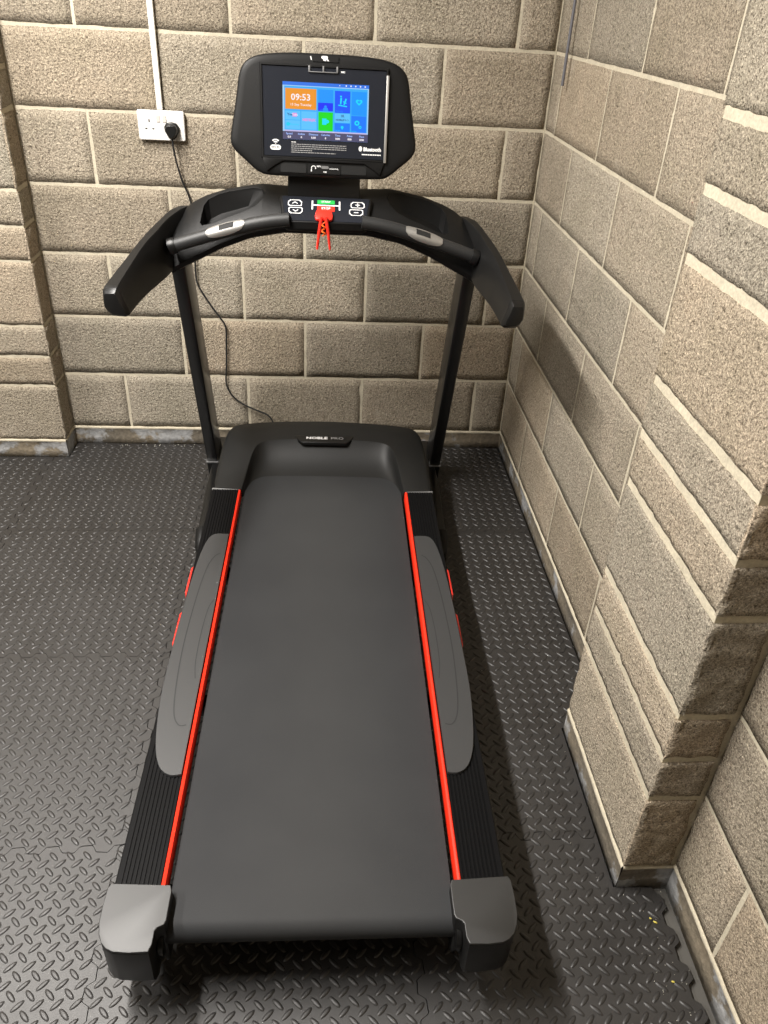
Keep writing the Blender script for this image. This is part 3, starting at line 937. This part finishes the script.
disc(.062, .265, .022, 'teal'); tx('Kinomap', .0065, .135, .265, 'teal')
tx('NETFLIX', .0085, .305, .35, 'pink', .0006)
tx('R', .009, .705, .445, 'ink', .0003); tx('ᴎ', .009, .683, .445, 'ink', .0003) if 0 else tx('I', .009, .683, .445, 'ink', .0003)
tx('NOBLE', .0065, .665, .375, 'ink', .0003); tx('PRO', .0065, .742, .375, 'ink')
for u, s_ in ((.66, 'Running'), (.455, 'User'), (.645, 'Health'), (.83, 'Settings')):
    v = {'Running': .53, 'User': .54, 'Health': .19, 'Settings': .19}[s_]
    tx(s_, .0048, u, v, 'cyan' if s_ in ('Running', 'User') else 'teal')
for i in range(6): disc(.66 + .055 * i + (.02 if i else 0), .97, .009 if i else .006, 'white', 8, w=.0090)
for i, (a_, b_) in enumerate((('Speed', '0.0'), ('Incline', '0'), ('Distance', '0.00'), ('Calories', '0'), ('Time', '0:00'), ('Pulse', '000'), ('Pace', '0:00'))):
    u = .075 + .142 * i
    tx(a_, .0068, u, .098, 'ftext', .0002); tx(b_, .0068, u, .040, 'white', .0003)
sub('display', bm, [SCR[k_] for k_ in names], head)['label'] = 'lit touchscreen of coloured tiles reading 09:53'
# printing on the glass
bm = bmesh.new(); w = .0078
def fl(u0, u1, v0, v1, m_=0): flat(bm, [(u0, v0), (u1, v0), (u1, v1), (u0, v1)], HX, w, m_)
flat(bm, rrect(.0270, .0130, .0062, 5, -.123, -.0830), HX, w, 0)
text_into(bm, 'Wi', .0095, lambda a_, b_, w_: HX(-.1285 + a_, -.0830 + b_, w_), 2, w=w + .0002, bold=.0002)
text_into(bm, 'Fi', .0095, lambda a_, b_, w_: HX(-.1165 + a_, -.0830 + b_, w_), 2, w=w + .0002, bold=.0002)
for r0, r1 in ((.0, .0032), (.0050, .0078), (.0098, .0128)):
    n_ = 8; th = [math.radians(45 + 90 * i / n_) for i in range(n_ + 1)]
    cx_, cy_ = -.123, -.0745
    for t0, t1 in zip(th, th[1:]):
        flat(bm, [(cx_ + r * math.cos(t), cy_ + r * math.sin(t)) for r, t in ((r0, t0), (r1, t0), (r1, t1), (r0, t1))] if r0 else [(cx_, cy_), (cx_ + r1 * math.cos(t0), cy_ + r1 * math.sin(t0)), (cx_ + r1 * math.cos(t1), cy_ + r1 * math.sin(t1))], HX, w, 0)
sub('wireless_mark', bm, [M['ink'], M['inkdim'], M['dark']], head)
bm = bmesh.new()
rnd = random.Random(3)
for row, (ua, ub) in enumerate(((-.083, -.070), (-.083, .058), (-.083, .058), (-.083, .058), (-.083, -.030), (-.083, .030))):
    v = -.0685 - .0052 * row; u = ua
    while u < ub:
        l = rnd.uniform(.003, .009); fl(u, min(u + l, ub), v, v + .0019, 1 if row else 0); u += l + .0012
sub('small_print', bm, [M['ink'], M['inkdim']], head)
bm = bmesh.new()
text_into(bm, 'Bluetooth', .0135, lambda a_, b_, w_: HX(.1245 + a_, -.0785 + b_, w_), 0, w=w, bold=.0006, sx=.84)
flat(bm, [(.094 + .0045 * math.cos(2 * PI * i / 12), -.0775 + .0070 * math.sin(2 * PI * i / 12)) for i in range(12)], HX, w, 0)
u = .098
while u < .147:
    l = rnd.uniform(.004, .008); fl(u, min(u + l, .147), -.0935, -.0905, 0); u += l + .001
sub('bluetooth_mark', bm, [M['ink'], M['inkdim']], head)
# camera tray and logo tab at the top
bm = bmesh.new(); prism(bm, rrect(.066, .0155, .002, 3, .002, .1435), .003, .0060, 0, HX); tb = sub('logo_tab', bm, M['black'], head)
bm = bmesh.new()
text_into(bm, 'P', .0150, lambda a_, b_, w_: HX(-.0035 + a_, .1435 + b_, w_), 0, w=.0063, bold=.0009, mirror=True)
sub('logo_mark', bm, M['ink'], head); bm = bmesh.new()
text_into(bm, 'R', .0150, lambda a_, b_, w_: HX(.0050 + a_, .1435 + b_, w_), 0, w=.0063, bold=.0009)
sub('logo_mark', bm, M['ink'], head); bm = bmesh.new()
flat(bm, [(-.036, .1480), (-.0335, .1480), (-.0315, .139), (-.034, .139)], HX, .0063, 0)
sub('printed_tick', bm, M['ink'], head)
bm = bmesh.new()
for r_ in ((-.040, .034, .1085, .1110), (-.040, -.0355, .1085, .1250), (.0300, .034, .1085, .1250), (-.0045, -.0005, .1085, .1250)):
    prism(bm, [(r_[0], r_[2]), (r_[1], r_[2]), (r_[1], r_[3]), (r_[0], r_[3])], .0075, .0112, 0, HX)
sub('tablet_ledge', bm, M['grey'], head, bev=.0008)
bm = bmesh.new(); text_into(bm, 'MIC', .0058, lambda a_, b_, w_: HX(.0465 + a_, .1125 + b_, w_), 0, w=.0079, bold=.0003)
sub('caption', bm, M['ink'], head)
# lower recess: speaker panel with angled cheeks
bm = bmesh.new()
rec = [(-.158, -.1075), (.158, -.1075), (.146, -.1455), (.126, -.1300), (.104, -.1165), (-.104, -.1165), (-.126, -.1300), (-.146, -.1455)]
prism(bm, rec, .003, .0088, 0, HX)
sub('lower_cheek', bm, M['satin'], head, bev=.001)
for s in (-1, 1):
    bm = bmesh.new(); cx_ = s * .078
    prism(bm, rrect(.066, .024, .003, 3, cx_, -.1345), .003, .0048, 0, HX)
    for i in range(15):
        for j in range(5):
            x_, y_ = cx_ - .0285 + .0041 * i, -.1427 + .0041 * j
            flat(bm, [(x_ - .0009, y_ - .0009), (x_ + .0009, y_ - .0009), (x_ + .0009, y_ + .0009), (x_ - .0009, y_ + .0009)], HX, .0050, 1)
    sub('speaker_grille', bm, [M['hood'], M['dark']], head)
bm = bmesh.new(); prism(bm, rrect(.084, .026, .0015, 2, .002, -.1345), .003, .0058, 0, HX)
w = .0061
ringp = [(-.026 + .0055 * math.cos(t), -.1325 + .0055 * math.sin(t)) for t in [math.radians(-30 + 30 * i) for i in range(9)]]
for p, q in zip(ringp, ringp[1:]):
    d_ = Vector((q[0] - p[0], q[1] - p[1])).normalized() * .001
    flat(bm, [(p[0] - d_.y, p[1] + d_.x), (q[0] - d_.y, q[1] + d_.x), (q[0] + d_.y, q[1] - d_.x), (p[0] + d_.y, p[1] - d_.x)], HX, w, 1)
flat(bm, rrect(.003, .006, .001, 2, -.0315, -.139), HX, w, 1)
flat(bm, rrect(.019, .0075, .0025, 3, .0035, -.1300), HX, w, 2)
text_into(bm, 'MP3', .0058, lambda a_, b_, w_: HX(-.0125 + a_, -.1280 + b_, w_), 1, w=w, bold=.0002)
text_into(bm, 'HEADPHONE', .0045, lambda a_, b_, w_: HX(.0265 + a_, -.1335 + b_, w_), 1, w=w, bold=.0001, sx=.85)
text_into(bm, 'USB', .0052, lambda a_, b_, w_: HX(.0035 + a_, -.1425 + b_, w_), 1, w=w, bold=.0002)
sub('socket_panel', bm, [M['black'], M['ink'], M['grey']], head)
# neck
bm = bmesh.new()
nr = lambda y0, y1, z_, hw: [(-.006 + a_, b_, z_) for a_, b_ in ((-hw, y0), (hw, y0), (hw, y1), (-hw, y1))]
loft(bm, [nr(-.612, -.545, 1.080, .0965), nr(-.606, -.548, 1.125, .0955), nr(-.605, -.552, 1.175, .095)])
part('neck', bm, M['black'], bev=.004)

# ---------------------------------------------------------------- safety key clipped on the keypad
def w_of(p):   # treadmill coordinates -> world
    x, y, z_ = p
    m_ = Matrix.Translation(T.location) @ Matrix.Rotation(YAW, 4, 'Z')
    return m_ @ Vector((x, y - Y0, z_))
ko = w_of(KX(-.005, -.030, .012))
K_ = empty('safety_key', ko, YAW)
tag(K_, 'red plastic safety key with a sprung clothes clip, hanging from the treadmill keypad', 'safety key')
R0 = Vector(KX(-.005, -.030, .012))
def kpart(name, bm, m_, sm=None, bev=None):
    fix(bm); bmesh.ops.translate(bm, verts=bm.verts, vec=-R0)
    o = add(name, bm, m_, K_)
    if sm: autosmooth(o, sm)
    if bev: bevel(o, bev); autosmooth(o, 180)
    return o
KF = lambda u, v, w: KX(u - .005, v, w)
bm = bmesh.new()
tagp = [(-.020, -.013), (.020, -.013), (.0235, -.030), (.0225, -.040), (.0185, -.0445), (-.0185, -.0445), (-.0225, -.040), (-.0235, -.030)]
prism(bm, tagp, .0122, .0205, 0, KF)
kpart('key_body', bm, M['red'], bev=.002)
bm = bmesh.new()
b0 = Vector(KF(0, -.040, .0185)); zc = b0.z; yc = b0.y - .006
for s in (-1, 1):
    tube(bm, [(-.005 + s * .006, yc, zc + .006), (-.005 + s * .0085, yc - .001, zc - .012), (-.005 + s * .0120, yc - .001, zc - .034), (-.005 + s * .0150, yc, zc - .060), (-.005 + s * .0170, yc + .001, zc - .078)], [.0036, .0044, .0044, .0036, .0028], 8)
kpart('clip_jaw', bm, M['red'], 50)
bm = bmesh.new()
tube(bm, [(-.005 + .0045 * math.cos(t * .9), yc - .002 + .003 * math.sin(t * .9), zc - .006 - t * .0022) for t in range(0, 18)], .0022, 6)
kpart('clip_spring', bm, M['orangeclip'], 50)

# ---------------------------------------------------------------- wall socket, conduit, plug and lead
sc = Vector((-1.2495, -.004, 1.163))
S_ = empty('wall_socket', (sc.x, 0, sc.z - .043))
tag(S_, 'white double power socket on the back wall with a black plug in its right outlet', 'socket')
def WX(u, v, w): return (u, -.004 - w, .043 + v)
bm = bmesh.new()
loft(bm, [[WX(u, v, -.002) for u, v in rrect(.143, .084, .004)], [WX(u, v, .006) for u, v in rrect(.143, .084, .004)], [WX(u, v, .0075) for u, v in rrect(.146, .087, .005)], [WX(u, v, .014) for u, v in rrect(.146, .087, .005)], [WX(u, v, .0165) for u, v in rrect(.142, .083, .004)]])
fix(bm); autosmooth(add('faceplate', bm, M['white'], S_), 35)
M['switch'] = mat('switch_cream', (.62, .58, .54), .35)
for cx in (-.0085, .0115):
    bm = bmesh.new(); prism(bm, rrect(.0115, .020, .0012, 2, cx, .020), .0160, .0185, 0, WX); fix(bm)
    bevel(add('rocker_switch', bm, M['switch'], S_), .0008)
for u, v, w_, h_ in ((-.037, .013, .004, .008), (-.048, -.010, .0065, .004), (-.026, -.010, .0065, .004)):
    bm = bmesh.new(); prism(bm, [(u - w_ / 2, v - h_ / 2), (u + w_ / 2, v - h_ / 2), (u + w_ / 2, v + h_ / 2), (u - w_ / 2, v + h_ / 2)], .0160, .0168, 0, WX)
    fix(bm); add('pin_hole', bm, M['dark'], S_)
for u in (-.066, .066):
    bm = bmesh.new()
    prism(bm, [(u + .0026 * math.cos(2 * PI * i / 10), .0026 * math.sin(2 * PI * i / 10)) for i in range(10)], .0160, .0170, 0, WX)
    fix(bm); add('fixing_screw', bm, M['switch'], S_)

bm = bmesh.new(); box(bm, -.009, .009, -.017, -.0025, 1.2075, CEIL - .002)
fix(bm); o = add('cable_conduit', bm, M['pvc'], None, (-1.2505, 0, 0)); bevel(o, .002)
tag(o, 'slim white plastic cable trunking running up the back wall from the socket', 'cable trunking')

pl = Vector((-1.2165, -.0205, 1.151))
Pw = empty('power_lead', pl)
tag(Pw, 'black mains plug and thin black lead from the socket down behind the treadmill', 'power lead')
bm = bmesh.new()
def pr_(sc_, d): 
    base = [(-.022, -.004), (-.0235, .010), (-.016, .021), (0, .0245), (.016, .021), (.0235, .010), (.022, -.004), (.013, -.019), (.006, -.026), (-.006, -.026), (-.013, -.019)]
    return [(u * sc_, -d, v * sc_) for u, v in base]
loft(bm, [pr_(.96, .0005), pr_(1, .004), pr_(1, .010), pr_(.82, .013), pr_(.80, .026), pr_(.70, .030)])
fix(bm); autosmooth(bevel(add('plug', bm, M['black'], Pw), .0012), 40)
cw = [(-1.2165, -.036, 1.128), (-1.2150, -.036, 1.100), (-1.210, -.030, 1.055), (-1.197, -.022, .995), (-1.180, -.016, .945), (-1.171, -.014, .87), (-1.178, -.014, .76), (-1.181, -.013, .690), (-1.179, -.013, .660), (-1.168, -.013, .632), (-1.135, -.012, .575), (-1.103, -.012, .527), (-1.088, -.012, .495), (-1.090, -.012, .43), (-1.094, -.012, .35), (-1.100, -.012, .280), (-1.092, -.012, .243), (-1.069, -.012, .208), (-1.03, -.014, .180), (-.975, -.016, .155), (-.945, -.020, .142), (-.925, -.03, .115), (-.915, -.045, .06), (-.895, -.052, .014), (-.84, -.055, .006), (-.76, -.058, .008), (-.735, -.070, .035)]
bm = bmesh.new(); tube(bm, [p - pl for p in catmull(cw, 5)], .0032, 8)
fix(bm); autosmooth(add('lead', bm, M['dark'], Pw), 60)

# thin rod hanging in the corner
bm = bmesh.new(); tube(bm, catmull([(-.017, -.195, CEIL - .002), (-.018, -.197, 1.95), (-.019, -.194, 1.56), (-.019, -.196, 1.345)], 4), .0046, 8)
fix(bm); o = autosmooth(add('hanging_rod', bm, M['rod'], None), 60)
tag(o, 'thin grey metal rod hanging down the right wall near the back corner', 'rod')

# crumbs and dust on the mats by the right wall
bm = bmesh.new()
rr = random.Random(11)
def crumb(x, y, r, l, ang, m_):
    n_ = len(bm.verts)
    g = bmesh.ops.create_icosphere(bm, subdivisions=1, radius=r)
    vs = g['verts']
    for v in vs: v.co.x *= l
    bmesh.ops.rotate(bm, verts=vs, cent=(0, 0, 0), matrix=Matrix.Rotation(ang, 3, 'Z'))
    bmesh.ops.translate(bm, verts=vs, vec=(x, y, r * .8 + .0012))
    for f in {f for v in vs for f in v.link_faces}: f.material_index = m_
for x, y, l, a_ in ((-.0555, -2.000, 2.2, -.6), (-.0625, -1.992, 1.4, -.5), (-.062, -2.115, 1.7, -.3)): crumb(x, y, .0022, l, a_, 0)
for _ in range(34):
    crumb(rr.uniform(-.105, -.02), rr.uniform(-2.2, -1.935), rr.uniform(.0005, .0010), 1, 0, 1)
for _ in range(12): crumb(rr.uniform(-.33, -.12), rr.uniform(-2.1, -1.0), rr.uniform(.0005, .0010), 1, 0, 1)
for _ in range(26): crumb(rr.uniform(-1.8, -1.2), rr.uniform(-1.1, -.15), rr.uniform(.0005, .0010), 1, 0, 1)
for _ in range(26): crumb(rr.uniform(-1.6, -1.15), rr.uniform(-.03, -.012), rr.uniform(.0008, .0018), 1.3, 0, 1)
o = add('floor_grit', bm, [M['crumb'], M['dust']]); tag(o, 'scattered pale grit and yellow crumbs on the foam mats', 'debris', kind='stuff')

# ---------------------------------------------------------------- light: fluorescent batten on the ceiling, and an added fill light
def batten(x, y0, y1, strength, label):
    B = empty('batten_light', (x, (y0 + y1) / 2, CEIL)); tag(B, label, 'ceiling light')
    L = (y1 - y0) / 2
    bm = bmesh.new(); box(bm, -.055, .055, -L, L, -.060, -.001); fix(bm); add('light_body', bm, M['white'], B)
    bm = bmesh.new(); quad(bm, [(-.045, -L + .02, -.0605), (-.045, L - .02, -.0605), (.045, L - .02, -.0605), (.045, -L + .02, -.0605)], 0)
    add('light_diffuser', bm, mat('tube_light', (.9, .9, .9), .5, emit=(1.0, .955, .90), es=strength), B)
LX_, LY0_, LY1_ = -1.74, -2.42, -.66
batten(LX_, LY0_, LY1_, 315, 'white fluorescent batten on the ceiling above the left of the treadmill')
batten(-3.25, -3.00, -1.24, 165, 'added fill light in batten form, unseen on the ceiling further left of the treadmill')  # unseen fill, added to brighten the right wall and its pier

w = bpy.data.worlds.new('room_world'); bpy.context.scene.world = w; w.use_nodes = True
w.node_tree.nodes['Background'].inputs[0].default_value = (.02, .02, .02, 1)

# ---------------------------------------------------------------- camera
cam = bpy.data.cameras.new('camera'); co_ = bpy.data.objects.new('camera', cam); COL.objects.link(co_)
co_.location = (-.73988, -2.82267, 1.54611); co_.rotation_euler = (.9865, -.04972, -.06579)
cam.sensor_fit = 'HORIZONTAL'; cam.sensor_width = 36; cam.lens = 781.88 / 768 * 36
cam.clip_start = .02
sc_ = bpy.context.scene
sc_.camera = co_
vs = sc_.view_settings
vs.view_transform = 'Standard'; vs.look = 'None'; vs.gamma = 1; vs.use_curve_mapping = False
vs.exposure = 0.0
